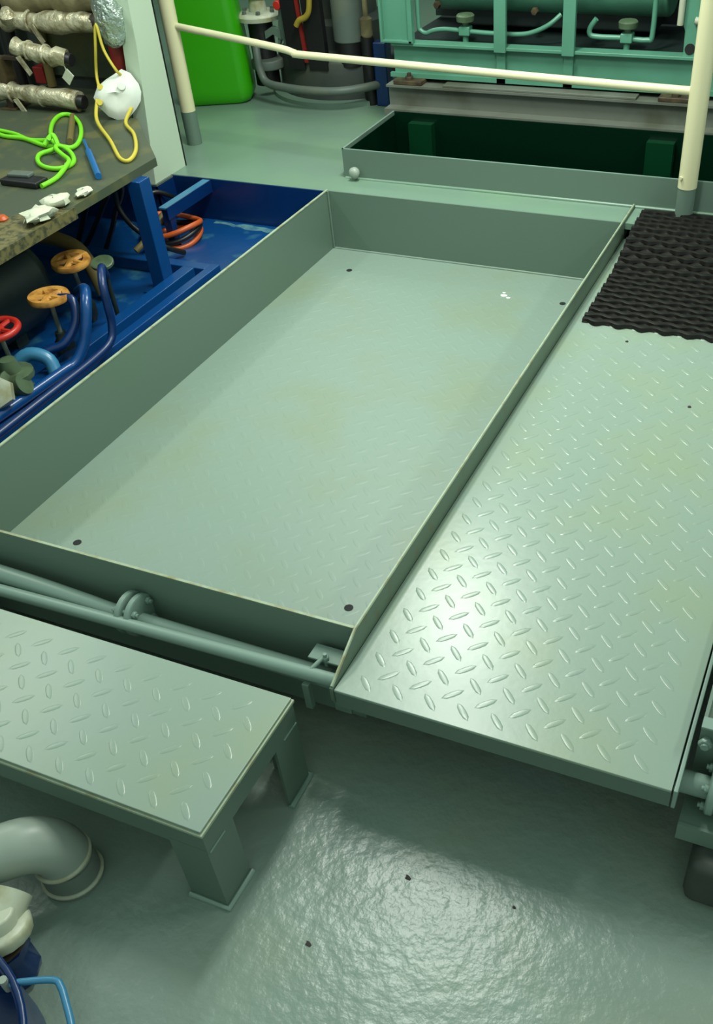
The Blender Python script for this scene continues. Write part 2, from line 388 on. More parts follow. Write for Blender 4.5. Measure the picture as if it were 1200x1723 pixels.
build('pipe_bracket', MB().box(-0.085, -0.008, 0.092, 0.097, -0.028, -0.004).box(-0.085, -0.008, 0.060, 0.097, -0.006, -0.002), 'pipe_paint', pf)
build('clamp', MB().tube([(-0.052, 0.068, 0.004), (-0.058, 0.052, 0.0), (-0.066, 0.036, -0.006)], 0.0045, 8), 'pipe_paint', pf)
build('clamp_bolt', MB().cyl((-0.05, 0.066, -0.02), (-0.05, 0.066, 0.012), 0.004, 8).hexhead((-0.05, 0.066, -0.001), 0.008, 0.006), 'pipe_paint', pf)
build('pipe_support', MB().box(-0.077, -0.063, 0.012, 0.024, -0.095, -0.028), 'wall_paint', pf)
build('pipe_support', MB().box(-1.05, -1.02, 0.022, 0.042, FL, -0.06), 'wall_paint', pf)

# ---------------- low step ----------------
st = thing('low_step', (-0.55, -0.18, FL), 'low grey checker plate step on angle iron legs, before the sunken tray', 'step')
SX, SY0, SY1, SZ = -0.075, -0.337, -0.029, -0.021
build('tread_plate', MB().box(-1.05, SX, SY0, SY1, SZ-0.005, SZ, 0.0012), 'plate_paint', st)
lz = build('tread_pattern', lozenges(-1.05, SX-0.002, SY0+0.004, SY1-0.004, SZ, pitch=0.0665, ox=-0.254, oy=-0.111, L=0.044, h=0.0011), 'plate_paint', st); lz['kind'] = 'stuff'
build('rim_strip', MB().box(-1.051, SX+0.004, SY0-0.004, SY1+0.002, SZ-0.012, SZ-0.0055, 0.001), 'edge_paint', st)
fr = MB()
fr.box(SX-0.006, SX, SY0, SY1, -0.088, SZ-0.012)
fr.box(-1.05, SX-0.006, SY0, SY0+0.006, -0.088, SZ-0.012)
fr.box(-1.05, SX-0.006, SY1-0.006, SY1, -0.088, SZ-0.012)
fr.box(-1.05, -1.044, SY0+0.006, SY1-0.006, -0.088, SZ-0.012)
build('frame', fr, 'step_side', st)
for (x, sx_, y, sy_) in ((SX, -1, SY0, 1), (SX, -1, SY1, -1), (-1.05, 1, SY0, 1), (-1.05, 1, SY1, -1)):
    lg = MB()
    lg.box(*sorted((x+sx_*0.0005, x+sx_*0.0065)), *sorted((y-sy_*0.0005, y+sy_*0.078)), FL, -0.080)
    lg.box(*sorted((x+sx_*0.0065, x+sx_*0.078)), *sorted((y-sy_*0.0005, y+sy_*0.006)), FL, -0.080)
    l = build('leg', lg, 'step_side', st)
    build('foot_weld', MB().tube([(x-sx_*0.003, y+sy_*0.080, FL+0.003), (x-sx_*0.003, y-sy_*0.003, FL+0.003), (x+sx_*0.080, y-sy_*0.003, FL+0.003)], 0.0065, 8, cat=False), 'pipe_paint', l)
    build('weld_line', MB().tube([(x-sx_*0.001, y+sy_*0.004, -0.0875), (x-sx_*0.001, y+sy_*0.05, -0.0875)], 0.0016, 6, cat=False), 'pipe_paint', l)

# ---------------- right hand gear beside the walkway ----------------
rt = thing('drip_tray', (1.1, 1.1, FL), 'edge of a second grey tray right of the walkway, behind the pipe flange', 'tray')
build('near_wall', MB().box(0.64, 1.5, YN, YN+T, -0.2, 0.05), 'wall_paint', rt)
build('top_edge', MB().box(0.64, 1.5, YN-0.012, YN+0.012, 0.05, 0.054), 'pipe_paint', rt)
build('left_wall', MB().box(0.64, 0.646, YN+T, 2.0, -0.2, 0.05), 'wall_paint', rt)
build('tray_floor', MB().box(0.646, 1.5, YN+T, 2.0, TF-0.006, TF), 'tray_paint', rt)
for x in (0.72, 1.4):
    build('leg', MB().box(x, x+0.04, 0.2, 0.24, FL, TF-0.006), 'wall_paint', rt)
build('bolt', MB().cyl((0.652, YN+0.004, 0.012), (0.652, YN-0.02, 0.012), 0.007, 10).hexhead((0.652, YN-0.008, 0.012), 0.012, 0.008, (0, -1, 0)), 'pipe_paint', rt)
sc = thing('support_channel', (1.0, 0.04, FL), 'grey steel channel on a dark rounded foot at the right edge below the flange', 'beam')
build('channel', MB().box(0.640, 1.5, 0.02, 0.112, -0.112, -0.106).box(0.640, 1.5, 0.014, 0.02, -0.145, -0.103), 'wall_paint', sc)
build('foot', MB().box(0.672, 1.0, -0.03, 0.10, FL, -0.146, 0.02), 'dark_grey', sc)

# ---------------- pipe elbow, valve and drum at lower left ----------------
e = thing('pipe_elbow', (-0.385, -0.388, FL), 'thick grey pipe elbow with weld collars rising from the floor in front of the step', 'pipe')
build('collar', MB().lathe((-0.385, -0.388, FL), [(0.056, 0), (0.056, 0.010), (0.0525, 0.013), (0.0525, 0.06), (0.054, 0.062)], n=36), 'collar_grey', e)
build('weld_ring', MB().torus((-0.386, -0.389, FL+0.068), 0.0510, 0.0048, (-0.1, -0.1, 1)), 'off_white_cast', e)
build('weld_ring', MB().torus((-0.385, -0.388, FL+0.012), 0.054, 0.0045), 'off_white_cast', e)
dx, dy = -0.72, -0.69
ep = [(-0.385, -0.388, FL+0.05)]
for k in range(9):
    a = k*PI/2/8; R_ = 0.062
    ep.append((-0.385+dx*R_*(1-math.cos(a)), -0.388+dy*R_*(1-math.cos(a)), FL+0.070+R_*math.sin(a)))
ep.append((-0.385+dx*0.4, -0.388+dy*0.4, FL+0.132))
build('elbow', MB().tube(ep, 0.0505, 28, cat=False), 'elbow_grey', e)

v = thing('floor_valve', (-0.36, -0.55, FL), 'off white flanged casting bolted on a blue valve body, below the pipe elbow', 'valve')
build('body', MB().lathe((-0.36, -0.58, FL), [(0.045, 0), (0.05, 0.02), (0.038, 0.05), (0.04, 0.075), (0.052, 0.08), (0.052, 0.10)], n=8), 'blue_paint', v)
build('flange', MB().lathe((-0.362, -0.565, FL+0.102), [(0.05, 0), (0.056, 0.006), (0.056, 0.022), (0.050, 0.028), (0.038, 0.03), (0.036, 0.05), (0.03, 0.055)], (-0.1, 0.25, 1), n=18), 'off_white_cast', v)
build('neck', MB().cyl((-0.362, -0.56, FL+0.12), (-0.372, -0.50, FL+0.135), 0.032, 16), 'off_white_cast', v)
build('gasket', MB().lathe((-0.361, -0.575, FL+0.098), [(0.05, 0), (0.05, 0.006)], (-0.05, 0.1, 1), n=16), 'dark_brown', v)

d_ = thing('blue_drum', (-0.375, -0.845, FL), 'blue painted drum rim with a bent rod handle, bottom left corner', 'drum')
DC = (-0.375, -0.845); DR = 0.25
build('shell', MB().lathe((DC[0], DC[1], FL), [(DR-0.02, 0), (DR, 0.01), (DR, 0.14), (DR-0.004, 0.145), (DR-0.012, 0.14), (DR-0.014, 0.02), (0.01, 0.015)], n=64), 'blue_paint', d_)
build('rim', MB().torus((DC[0], DC[1], FL+0.145), DR-0.003, 0.006, n=64), 'blue_paint', d_)
build('handle', MB().tube([(-0.262, -0.632, -0.125), (-0.245, -0.622, -0.122), (-0.200, -0.602, -0.12), (-0.182, -0.606, -0.12), (-0.157, -0.624, -0.12), (-0.12, -0.655, -0.12), (-0.10, -0.69, -0.13), (-0.128, -0.765, -0.135)], 0.0058, 10), 'blue_light', d_)
build('handle_lug', MB().cyl((-0.270, -0.634, -0.14), (-0.270, -0.634, -0.11), 0.007, 12), 'elbow_grey', d_)

# ---------------- blue pit and skid ----------------
b = thing('blue_drip_tray', (-1.8, 1.1, FL), 'deep blue painted pit left of the grey tray, under the workbench', 'tray')
BF = -0.105; BX = -2.6
build('pit_floor', MB().box(BX, XL-T-0.001, 0.0, YF, BF-0.006, BF), 'blue_floor', b)
build('far_wall', MB().box(BX, XL-T-0.001, YF, YF+0.006, BF, ZD), 'blue_paint', b)
build('left_wall', MB().box(BX-0.006, BX, 0.0, YF, BF, ZD), 'blue_paint', b)
build('corner_plate', MB().box(BX, -1.77, 1.985, YF-0.001, ZD-0.006, ZD), 'grey_iron', b)
build('corner_wall', MB().box(-1.776, -1.77, 1.985, YF, BF, ZD-0.006).box(BX, -1.77, 1.985, 1.99, BF, ZD-0.006), 'blue_paint', b)
for (x, y) in ((-2.5, 0.1), (-1.2, 0.1), (-2.5, 1.9), (-1.2, 1.9)):
    build('leg', MB().box(x, x+0.04, y, y+0.04, FL, BF-0.006), 'blue_paint', b)
rs = random.Random(5); ups = []; dns = []
for i in range(14):
    x = -1.60+i*0.032; ups.append((x, 2.075+rs.uniform(-.008, .008))); dns.append((x, 2.055-0.02*(i/13)+rs.uniform(-.014, .01)))
build('dried_residue', MB().prism(dns+ups[::-1], BF, BF+0.001), 'bronze_residue', b)
sk = thing('skid_frame', (-1.4, 1.2, BF), 'blue painted steel frame carrying the workbench, with corner leg standing in the pit', 'frame')
build('long_beam', MB().box(-1.425, -1.378, 0.0, 1.605, BF, -0.06, 0.003), 'frame_blue', sk)
build('long_beam', MB().box(-1.340, -1.305, 0.0, 1.655, BF, -0.062, 0.003), 'frame_blue', sk)
build('cross_beam', MB().box(-2.4, -1.342, 1.61, 1.655, BF, -0.064, 0.003), 'frame_blue', sk)
build('leg', MB().box(-1.478, -1.425, 1.49, 1.545, BF, 0.262, 0.003), 'frame_blue', sk)
build('leg', MB().box(-1.478, -1.425, 0.35, 0.405, BF, 0.262, 0.003), 'frame_blue', sk)
build('leg', MB().box(-2.40, -2.35, 1.49, 1.545, BF, 0.262, 0.003), 'frame_blue', sk)
build('foot_plate', MB().box(-1.50, -1.40, 1.46, 1.57, BF, BF+0.006), 'frame_blue', sk)
ab = thing('angle_bar', (-1.62, 1.96, BF), 'light blue angle bar sloping out from under the workbench to the far deck edge', 'bar')
build('flange_strip', MB().box(-1.632, -1.60, 1.80, YF-0.002, ZD-0.008, ZD-0.002), 'blue_light', ab)
build('web_strip', MB().box(-1.600, -1.596, 1.80, YF-0.002, ZD-0.045, ZD-0.002), 'blue_paint', ab)
build('bracket', MB().box(-1.63, -1.60, 1.81, 1.84, BF, ZD-0.008), 'blue_paint', ab)
for k in range(3):
    z = -0.09+k*0.022; cx, cy = -1.655, 1.885
    o = build('coiled_hose', MB().tube([(cx+0.098*math.cos(a)*(1+.04*k), cy+0.098*math.sin(a), z+0.012*math.sin(2*a+k)) for a in [i*2*PI/14 for i in range(14)]], 0.010, 8, sub=3, closed=True), ['orange_hose', 'black_hose', 'orange_hose'][k])
    tag(o, ['orange hose coil lying lowest on the pit floor behind the blue leg', 'black hose coil between the two orange coils', 'orange hose coil on top of the black one, behind the blue leg'][k], 'hose', 'hose coils in the blue pit')
hs = [([(-1.83, 1.68, 0.25), (-1.854, 1.72, 0.121), (-1.887, 1.72, 0.061), (-1.927, 1.72, -0.001), (-1.971, 1.72, -0.069), (-1.99, 1.72, -0.093)], 'thin black hose hanging under the bench, farthest left of the four'),
      ([(-1.72, 1.66, 0.25), (-1.749, 1.70, 0.138), (-1.791, 1.70, 0.078), (-1.858, 1.70, -0.004), (-1.904, 1.70, -0.058), (-1.94, 1.70, -0.093)], 'thin black hose hanging under the bench, second of the four from the left'),
      ([(-1.63, 1.64, 0.25), (-1.672, 1.68, 0.148), (-1.717, 1.68, 0.082), (-1.756, 1.68, 0.015), (-1.795, 1.68, -0.044), (-1.83, 1.68, -0.093)], 'thin black hose hanging under the bench, third of the four from the left'),
      ([(-1.68, 1.64, 0.25), (-1.686, 1.66, 0.158), (-1.688, 1.66, 0.093), (-1.651, 1.66, 0.034), (-1.592, 1.665, -0.006), (-1.55, 1.70, -0.05), (-1.53, 1.76, -0.09)], 'black hose under the bench curving right behind the blue leg')]
for (pts, lb) in hs:
    tag(build('hose', MB().tube(pts, 0.0095, 8), 'black_hose'), lb, 'hose', 'black hoses under the bench')
tag(build('hose', MB().tube([(-1.95, 1.20, 0.12), (-1.83, 1.36, 0.10), (-1.70, 1.39, 0.075), (-1.63, 1.38, 0.03), (-1.60, 1.38, -0.08)], 0.024, 12), 'khaki_hose'), 'thick khaki hose curving down under the bench beside the brass handwheel', 'hose')
tag(build('hose', MB().tube([(-1.72, 1.94, -0.02), (-1.68, 1.9, 0.0), (-1.67, 1.78, -0.04), (-1.7, 1.7, -0.08)], 0.012, 8), 'khaki_hose'), 'short pale hose beside the white column foot, above the orange coil', 'hose')

# dark tank and bench-side plant
tk = thing('dark_tank', (-1.73, 0.9, BF), 'large dark teal cylindrical tank lying under the workbench behind the handwheels', 'tank')
build('shell', MB().lathe((-1.73, 0.15, 0.055), [(0.05, -0.03), (0.11, -0.015), (0.15, 0), (0.15, 0.98), (0.12, 1.03), (0.03, 1.05)], (0, 1, 0), 36), 'dark_teal', tk)
for y in (0.35, 1.0):
    build('saddle', MB().box(-1.81, -1.65, y, y+0.05, BF, -0.06), 'dark_teal', tk)

def handwheel(name_label, c, R_, mname, axis=(0, 0, 1), stem=0.12, spokes=5, body=True, group=None):
    t = thing('handwheel_valve', (c[0], c[1], BF), name_label, 'valve', group)
    q = Vector((0, 0, 1)).rotation_difference(Vector(axis).normalized()); cc = Vector(c)
    build('wheel_rim', MB().lathe(c, [(R_*.62, -0.005), (R_*.95, -0.008), (R_, 0), (R_*.95, 0.009), (R_*.66, 0.007), (R_*.62, -0.005)], axis, 32, cap=False) if mname == 'brass' else MB().torus(c, R_*0.86, R_*0.15, axis, n=32, k=10), mname, t)
    sp = MB().lathe(c, [(R_*0.28, -0.008), (R_*0.3, 0.004), (R_*0.15, 0.010)], axis, 14)
    for k in range(spokes):
        a = 2*PI*k/spokes; e_ = cc+q @ Vector((R_*0.86*math.cos(a), R_*0.86*math.sin(a), 0))
        sp.tube([cc[:], e_[:]], R_*(0.15 if mname == 'brass' else 0.11), 6, cat=False)
    build('spokes', sp, mname, t)
    low = cc-q @ Vector((0, 0, stem))
    build('stem', MB().cyl(low, cc, 0.007, 10), 'grey_iron', t)
    if body:
        bz = BF
        build('valve_body', MB().lathe((low.x, low.y, bz), [(0.022, 0), (0.03, 0.02), (0.032, max(.03, low.z-bz-0.03)), (0.018, max(.04, low.z-bz-0.01)), (0.016, max(.05, low.z-bz+0.01))], n=14), 'bronze_green' if mname == 'red_paint' else 'dark_teal', t)
    return t
handwheel('brass coloured round handwheel under the bench, beside the thick khaki hose', (-1.548, 1.226, 0.10), 0.062, 'brass', (0.05, -0.1, 1))
handwheel('brass coloured round handwheel nearer the left edge, in front of the dark tank', (-1.448, 1.000, 0.10), 0.062, 'brass', (0, 0.02, 1))
tt = handwheel('red handwheel on a weathered bronze valve at the left edge', (-1.455, 0.788, 0.10), 0.066, 'red_paint', (0, -0.05, 1), spokes=4, body=False)
build('valve_body', MB().lathe((-1.40, 0.735, BF), [(0.03, 0), (0.05, 0.02), (0.052, 0.05), (0.035, 0.075), (0.04, 0.09), (0.06, 0.095), (0.06, 0.11), (0.03, 0.115), (0.022, 0.15)], n=16), 'bronze_green', tt)
build('side_flange', MB().lathe((-1.38, 0.70, -0.03), [(0.03, 0), (0.055, 0.002), (0.055, 0.016), (0.03, 0.02), (0.03, 0.05)], (0.75, 0.2, 0.4), 28), 'bronze_green', tt)
build('outlet_nut', MB().lathe((-1.36, 0.64, 0.0), [(0.02, 0), (0.045, 0.004), (0.045, 0.03), (0.03, 0.034)], (0.4, -0.6, 0.5), 6), 'off_white_cast', tt)
gl = thing('gauge_glass', (-1.46, 1.26, BF), 'small pale round gauge right beside the far brass handwheel', 'gauge')
build('case', MB().lathe((-1.455, 1.262, 0.085), [(0.03, 0), (0.036, 0.004), (0.036, 0.012), (0.03, 0.016)], (0.1, -0.2, 1), 20), 'bronze_green', gl)
build('stem', MB().cyl((-1.455, 1.262, BF), (-1.455, 1.262, 0.087), 0.008, 12), 'dark_teal', gl)

def bpipe(pts, rad, m, label):
    return tag(build('pipe', MB().tube(pts, rad, 14), m), label, 'pipe')
bpipe([(-1.37, 0.30, -0.048), (-1.345, 0.60, -0.045), (-1.332, 0.84, -0.045), (-1.322, 0.90, -0.040), (-1.312, 0.945, 0.0), (-1.308, 0.972, 0.05), (-1.315, 1.005, 0.10), (-1.36, 1.06, 0.11), (-1.45, 1.12, 0.06)], 0.0160, 'frame_blue', 'bright blue pipe running along the tray and bending up towards the brass handwheel')
bpipe([(-1.255, 0.25, -0.03), (-1.26, 0.50, -0.03), (-1.262, 0.70, -0.03), (-1.264, 0.90, -0.03), (-1.268, 1.0, -0.02), (-1.272, 1.035, 0.02), (-1.276, 1.045, 0.08), (-1.285, 1.06, 0.135), (-1.33, 1.12, 0.150), (-1.41, 1.21, 0.10), (-1.44, 1.245, 0.06)], 0.0125, 'navy_paint', 'thinner blue pipe nearest the tray wall, rising to the bench')
bpipe([(-1.44, 0.86, -0.02), (-1.40, 0.90, -0.01), (-1.37, 0.93, 0.0), (-1.36, 0.985, 0.04), (-1.38, 1.02, 0.09), (-1.42, 1.01, 0.095)], 0.014, 'blue_paint', 'short blue pipe bending up between red and brass handwheels')
bpipe([(-1.47, 0.80, -0.03), (-1.43, 0.84, 0.0), (-1.38, 0.86, -0.02), (-1.352, 0.84, -0.07)], 0.020, 'blue_light', 'stubby light blue elbow right beside the bronze valve')

# ---------------- workbench ----------------
wb = thing('workbench', (-2.0, 1.2, ZD), 'grimy dark green steel bench top at the upper left carrying tools and wrapped pipes', 'bench')
top = [(-1.44, 0.25), (-1.458, 1.638), (-1.775, 1.975), (-1.845, 1.978), (-1.845, 2.19), (-2.17, 2.62), (-3.4, 2.62), (-3.4, 0.25)]
build('bench_top', MB().prism(top, 0.262, 0.288), 'bench_top', wb)
build('edge_strip', MB().box(-1.444, -1.437, 0.25, 1.2, 0.258, 0.291), 'rust_top', wb)
build('worn_patch', MB().prism([(-1.441, 0.25), (-1.442, 1.17), (-1.50, 1.21), (-1.53, 1.13), (-1.58, 1.10), (-1.60, 1.02), (-1.66, 0.98), (-1.68, 0.88), (-1.75, 0.80), (-1.8, 0.25)], 0.288, 0.2895), 'rust_top', wb)
for (x, y) in ((-3.3, 0.4), (-3.3, 2.5), (-2.3, 2.5)):
    build('leg', MB().box(x, x+0.05, y, y+0.05, ZD, 0.262), 'dark_grey', wb)
mc = thing('dark_machine', (-2.5, 2.35, 0.288), 'dark machine housing standing on the back of the workbench behind the pipes', 'machine')
build('housing', MB().prism([(-3.3, 2.26), (-1.90, 2.26), (-2.17, 2.58), (-3.3, 2.58)], 0.288, 1.0), 'dark_grey', mc)
build('access_panel', MB().box(-2.36, -2.03, 2.245, 2.26, 0.33, 0.51, 0.006), 'bench_top', mc)
build('panel_rim', MB().box(-2.37, -2.02, 2.232, 2.262, 0.508, 0.520, 0.003), 'khaki_hose', mc)
build('recess', MB().box(-1.99, -1.90, 2.250, 2.26, 0.33, 0.56, 0.004), 'black_plastic', mc)
build('side_duct', MB().cyl((-2.66, 2.18, 0.29), (-2.66, 2.18, 0.62), 0.06, 20, 0.01), 'elbow_grey', mc)
build('strut', MB().cyl((-2.50, 2.2, 0.30), (-2.48, 2.2, 0.70), 0.03, 12), 'black_plastic', mc)
build('strut', MB().cyl((-2.36, 2.22, 0.30), (-2.33, 2.22, 0.64), 0.018, 12), 'khaki_hose', mc)
build('red_block', MB().box(-2.42, -2.37, 2.20, 2.26, 0.31, 0.37, 0.004), 'dark_red', mc)

def wrapped(name, p0, p1, rr, label, seed, endm='black_plastic'):
    rnd = random.Random(seed); t = thing('wrapped_pipe', ((p0[0]+p1[0])/2, (p0[1]+p1[1])/2, min(p0[2], p1[2])-rr), label, 'pipe')
    n = 9; pts = []; rad = []
    for i in range(n):
        k = i/(n-1); pts.append([p0[j]+(p1[j]-p0[j])*k+rnd.uniform(-.006, .006) for j in range(3)]); rad.append(rr*rnd.uniform(.78, 1.15))
    build('foil_wrap', MB().tube(pts, rad, 14, cat=False), 'foil', t)
    dd = (Vector(p1)-Vector(p0)).normalized()
    build('end_cap', MB().cyl(Vector(p1)-dd*.01, Vector(p1)+dd*0.025, rr*0.75, 14, .003), endm, t)
    for k in (0.3, 0.62):
        q_ = Vector(p0).lerp(Vector(p1), k)
        build('tie', MB().torus(q_[:], rr*1.03, 0.005, dd[:], n=18, k=6), 'foil', t)
    build('loose_end', MB().prism([(0, 0), (0.02, 0.006), (0.055, -0.05), (0.04, -0.06)], -0.003, 0.003, 'y').v and (lambda m: (setattr(m, 'v', [(q_.x-.12*dd.x+a-.0, q_.y-rr+b_, q_.z+c_-rr*.3) for (a, b_, c_) in m.v]), m)[1])(MB().prism([(0, 0), (0.02, 0.006), (0.055, -0.05), (0.04, -0.06)], -0.003, 0.003, 'y')), 'foil', t)
    return t
wrapped('a', (-2.45, 1.97, 0.352), (-2.035, 1.99, 0.325), 0.031, 'foil wrapped pipe lying nearest on the bench, behind the lime rope', 3)
wrapped('b', (-2.27, 1.99, 0.495), (-2.05, 2.0, 0.463), 0.028, 'short foil wrapped pipe with black end, above the nearest wrapped one', 5)
wrapped('c', (-2.40, 2.12, 0.545), (-1.98, 2.12, 0.555), 0.034, 'uppermost foil and cloth wrapped pipe at the upper left corner', 8, 'dark_brown')
# supports so that wrapped pipes rest on something
tag(build('pipe_stand', MB().box(-2.36, -2.33, 1.96, 2.02, 0.288, 0.458).box(-2.38, -2.31, 1.94, 2.04, 0.288, 0.294).box(-2.36, -2.22, 1.98, 2.0, 0.452, 0.462), 'dark_brown'), 'dark brown stand under the short foil wrapped pipe', 'stand')
rg = thing('rag_bundle', (-2.2, 2.16, 0.60), 'crumpled tan cloth bundle lying over the uppermost wrapped pipe', 'cloth')
rnd = random.Random(4)
pts = [(-2.42, 2.17, 0.62), (-2.33, 2.15, 0.60), (-2.2, 2.17, 0.61), (-2.08, 2.15, 0.615), (-1.97, 2.17, 0.61)]
build('cloth', MB().tube(pts, [0.03, 0.045, 0.04, 0.05, 0.035], 14, sub=4), 'tan_cloth', rg)
build('cloth_knot', MB().lathe((-2.36, 2.10, 0.565), [(0.008, -0.03), (0.03, -0.015), (0.034, 0.008), (0.015, 0.03)], (0.2, -0.3, 1), 12), 'foil', rg)
dg = MB().obox((-2.05, 1.985, 0.408), (0.035, 0.004, 0.045), 0, 0.001, Matrix.Rotation(PI/4, 4, 'Y'))
tag(build('paper_tag', dg.tube([(-2.05, 1.985, 0.43), (-2.06, 1.99, 0.45)], 0.002, 6, cat=False), 'crumpled'), 'small pale diamond shaped tag hanging below the black pipe end', 'tag')

# fire extinguisher like red cylinder, foil bag
rc = thing('red_cylinder', (-1.895, 2.12, 0.288), 'dark red cylinder standing behind the white mask', 'cylinder')
build('body', MB().lathe((-1.905, 2.12, 0.288), [(0.03, 0), (0.034, 0.01), (0.034, 0.20), (0.024, 0.225), (0.012, 0.235)], n=20), 'dark_red', rc)
build('neck', MB().cyl((-1.905, 2.12, 0.52), (-1.905, 2.12, 0.545), 0.011, 12), 'black_plastic', rc)
rnd = random.Random(11); fb = MB(); n = 14; vs = []; fs = []
for j in range(11):
    ph = PI*j/10
    for i in range(n):
        a = 2*PI*i/n; k = 1+rnd.uniform(-.22, .22)
        vs.append((-1.865+0.062*math.sin(ph)*math.cos(a)*k, 2.06+0.035*math.sin(ph)*math.sin(a)*k, 0.585+0.095*math.cos(ph)))
for j in range(10):
    for i in range(n): fs.append((j*n+i, j*n+(i+1) % n, (j+1)*n+(i+1) % n, (j+1)*n+i))
bg_ = thing('foil_bag', (-1.86, 2.06, 0.49), 'crinkled clear and silver bag hanging above the mask beside the white column', 'bag')
build('bag', fb.add(vs, fs), 'foil_bag', bg_)
build('hang_loop', MB().tube([(-1.86, 2.06, 0.67), (-1.875, 2.16, 0.72), (-1.88, 2.262, 0.73)], 0.004, 6), 'foil_bag', bg_)

# dust mask
mk = thing('dust_mask', (-1.85, 1.99, 0.27), 'white cup dust mask with yellow elastic straps hanging in front of the dark recess', 'mask')
mc_ = Vector((-1.848, 1.985, 0.358)); nv = Vector((0.45, -0.75, 0.48)).normalized()
rx = nv.cross(Vector((0, 0, 1))).normalized()*-1; ry = nv.cross(rx); ry = ry if ry.z > 0 else -ry
outl = [(1.0, 0.05), (0.95, 0.35), (0.68, 0.78), (0.35, 0.95), (0.05, 0.80), (-0.35, 0.62), (-0.75, 0.38), (-0.98, 0.0), (-0.85, -0.35), (-0.5, -0.75), (-0.1, -0.95), (0.35, -0.85), (0.7, -0.55), (0.92, -0.28)]
vs = []; fs = []; n = len(outl)
for j in range(6):
    k = 1-j/5*1.0; hgt = math.sqrt(max(0, 1-k*k))
    for (a, b_) in outl:
        ridge = 0.006*max(0, 1-abs(b_*k-.1)*4)*(1-k)
        vs.append((mc_+rx*a*k*0.086+ry*b_*k*0.088+nv*(0.040*hgt*(1-.25*abs(b_))+ridge))[:])
for j in range(5):
    for i in range(n): fs.append((j*n+i, j*n+(i+1) % n, (j+1)*n+(i+1) % n, (j+1)*n+i))
fs.append(tuple(range(n)))
build('cup', MB().add(vs, fs), 'mask_white', mk)
build('valve', MB().lathe((mc_+nv*0.040+rx*0.028+ry*0.016)[:], [(0.014, 0), (0.014, 0.007), (0.010, 0.009)], nv, 14), 'mask_white', mk)
def P(a, b_, c_=0.0): return (mc_+rx*a+ry*b_+nv*c_)[:]
build('strap', MB().tube([P(-0.055, 0.025, .02), (-1.93, 2.0, 0.42), (-1.905, 2.0, 0.50), (-1.885, 2.01, 0.575), (-1.87, 2.0, 0.50), (-1.83, 1.99, 0.44), P(0.03, 0.06, .01)], 0.005, 6), 'yellow_strap', mk)
build('strap', MB().tube([P(-0.07, -0.01, .012), (-1.86, 1.86, 0.31), (-1.70, 1.72, 0.297), (-1.56, 1.585, 0.295), (-1.515, 1.575, 0.295), (-1.55, 1.66, 0.297), (-1.66, 1.80, 0.296), (-1.76, 1.89, 0.30), P(0.045, -0.045, .005)], 0.0065, 8), 'yellow_strap', mk)
for (a, b_) in ((-0.050, 0.025), (-0.060, -0.025)):
    build('strap_tab', MB().lathe(P(a, b_, 0.026), [(0.010, 0), (0.010, 0.004)], nv, 10), 'yellow_strap', mk)
tag(build('yellow_pole', MB().tube([(-2.02, 2.20, 0.535), (-1.95, 2.20, 0.53), (-1.90, 2.13, 0.55)], 0.006, 6), 'yellow_strap'), 'thin yellow cord running along the machine panel rim to the mask straps', 'cord')

# lime rope
ZT = 0.296
rp = MB().tube([(-2.2, 1.70, 0.296), (-2.119, 1.670, 0.296), (-2.030, 1.666, 0.296), (-1.912, 1.625, 0.296), (-1.865, 1.625, 0.296), (-1.907, 1.670, 0.296), (-1.981, 1.749, 0.296), (-2.050, 1.848, 0.296), (-2.075, 1.919, 0.296), (-2.034, 1.928, 0.296), (-1.941, 1.858, 0.296), (-1.856, 1.761, 0.296), (-1.798, 1.670, 0.296), (-1.785, 1.619, 0.299), (-1.808, 1.600, 0.306), (-1.835, 1.575, 0.300), (-1.857, 1.549, 0.296), (-1.837, 1.509, 0.296), (-1.791, 1.466, 0.296), (-1.738, 1.443, 0.296), (-1.697, 1.447, 0.296), (-1.680, 1.476, 0.296), (-1.695, 1.520, 0.296), (-1.744, 1.570, 0.300), (-1.791, 1.594, 0.308), (-1.815, 1.590, 0.312), (-1.801, 1.567, 0.310), (-1.752, 1.538, 0.304), (-1.692, 1.496, 0.306), (-1.673, 1.455, 0.302), (-1.648, 1.375, 0.296), (-1.646, 1.302, 0.296)], 0.0075, 8, sub=4)
tag(build('rope', rp, 'lime_rope'), 'bright lime green rope in two loops on the bench top', 'rope')
tag(build('rope', MB().tube([(-2.2, 1.72, ZT), (-2.1, 1.70, ZT), (-2.0, 1.66, ZT), (-1.90, 1.64, ZT+.012), (-1.86, 1.61, ZT+.03)], 0.007, 8).tube([(-1.83, 1.61, ZT+.01), (-1.86, 1.63, ZT+.035), (-1.88, 1.60, ZT+.01)], 0.008, 8), 'lime_rope'), 'loose second end of lime rope trailing to the left photo edge', 'rope')
tag(build('wooden_stick', MB().tube([(-2.02, 1.92, ZT), (-1.84, 1.68, ZT)], 0.011, 8, cat=False), 'khaki_hose'), 'tan wooden stick lying inside the upper rope loop', 'stick')
sd = thing('screwdriver', (-1.65, 1.55, 0.29), 'blue handled pen like tool on the bench between rope and mask strap', 'tool')
build('handle', MB().tube([(-1.70, 1.603, 0.299), (-1.515, 1.416, 0.299)], 0.0105, 10, cat=False), 'pen_blue', sd)
build('shaft', MB().tube([(-1.79, 1.694, 0.299), (-1.70, 1.603, 0.299)], 0.005, 8, cat=False), 'pen_blue', sd)
kb = thing('black_handset', (-1.73, 1.32, 0.288), 'small black plastic device at the end of the lime rope', 'device')
build('body', MB().obox((-1.73, 1.32, 0.298), (0.145, 0.06, 0.02), 0.0, 0.005), 'black_plastic', kb)
build('grey_cap', MB().obox((-1.75, 1.335, 0.312), (0.08, 0.035, 0.012), 0.1, 0.004), 'grey_iron', kb)
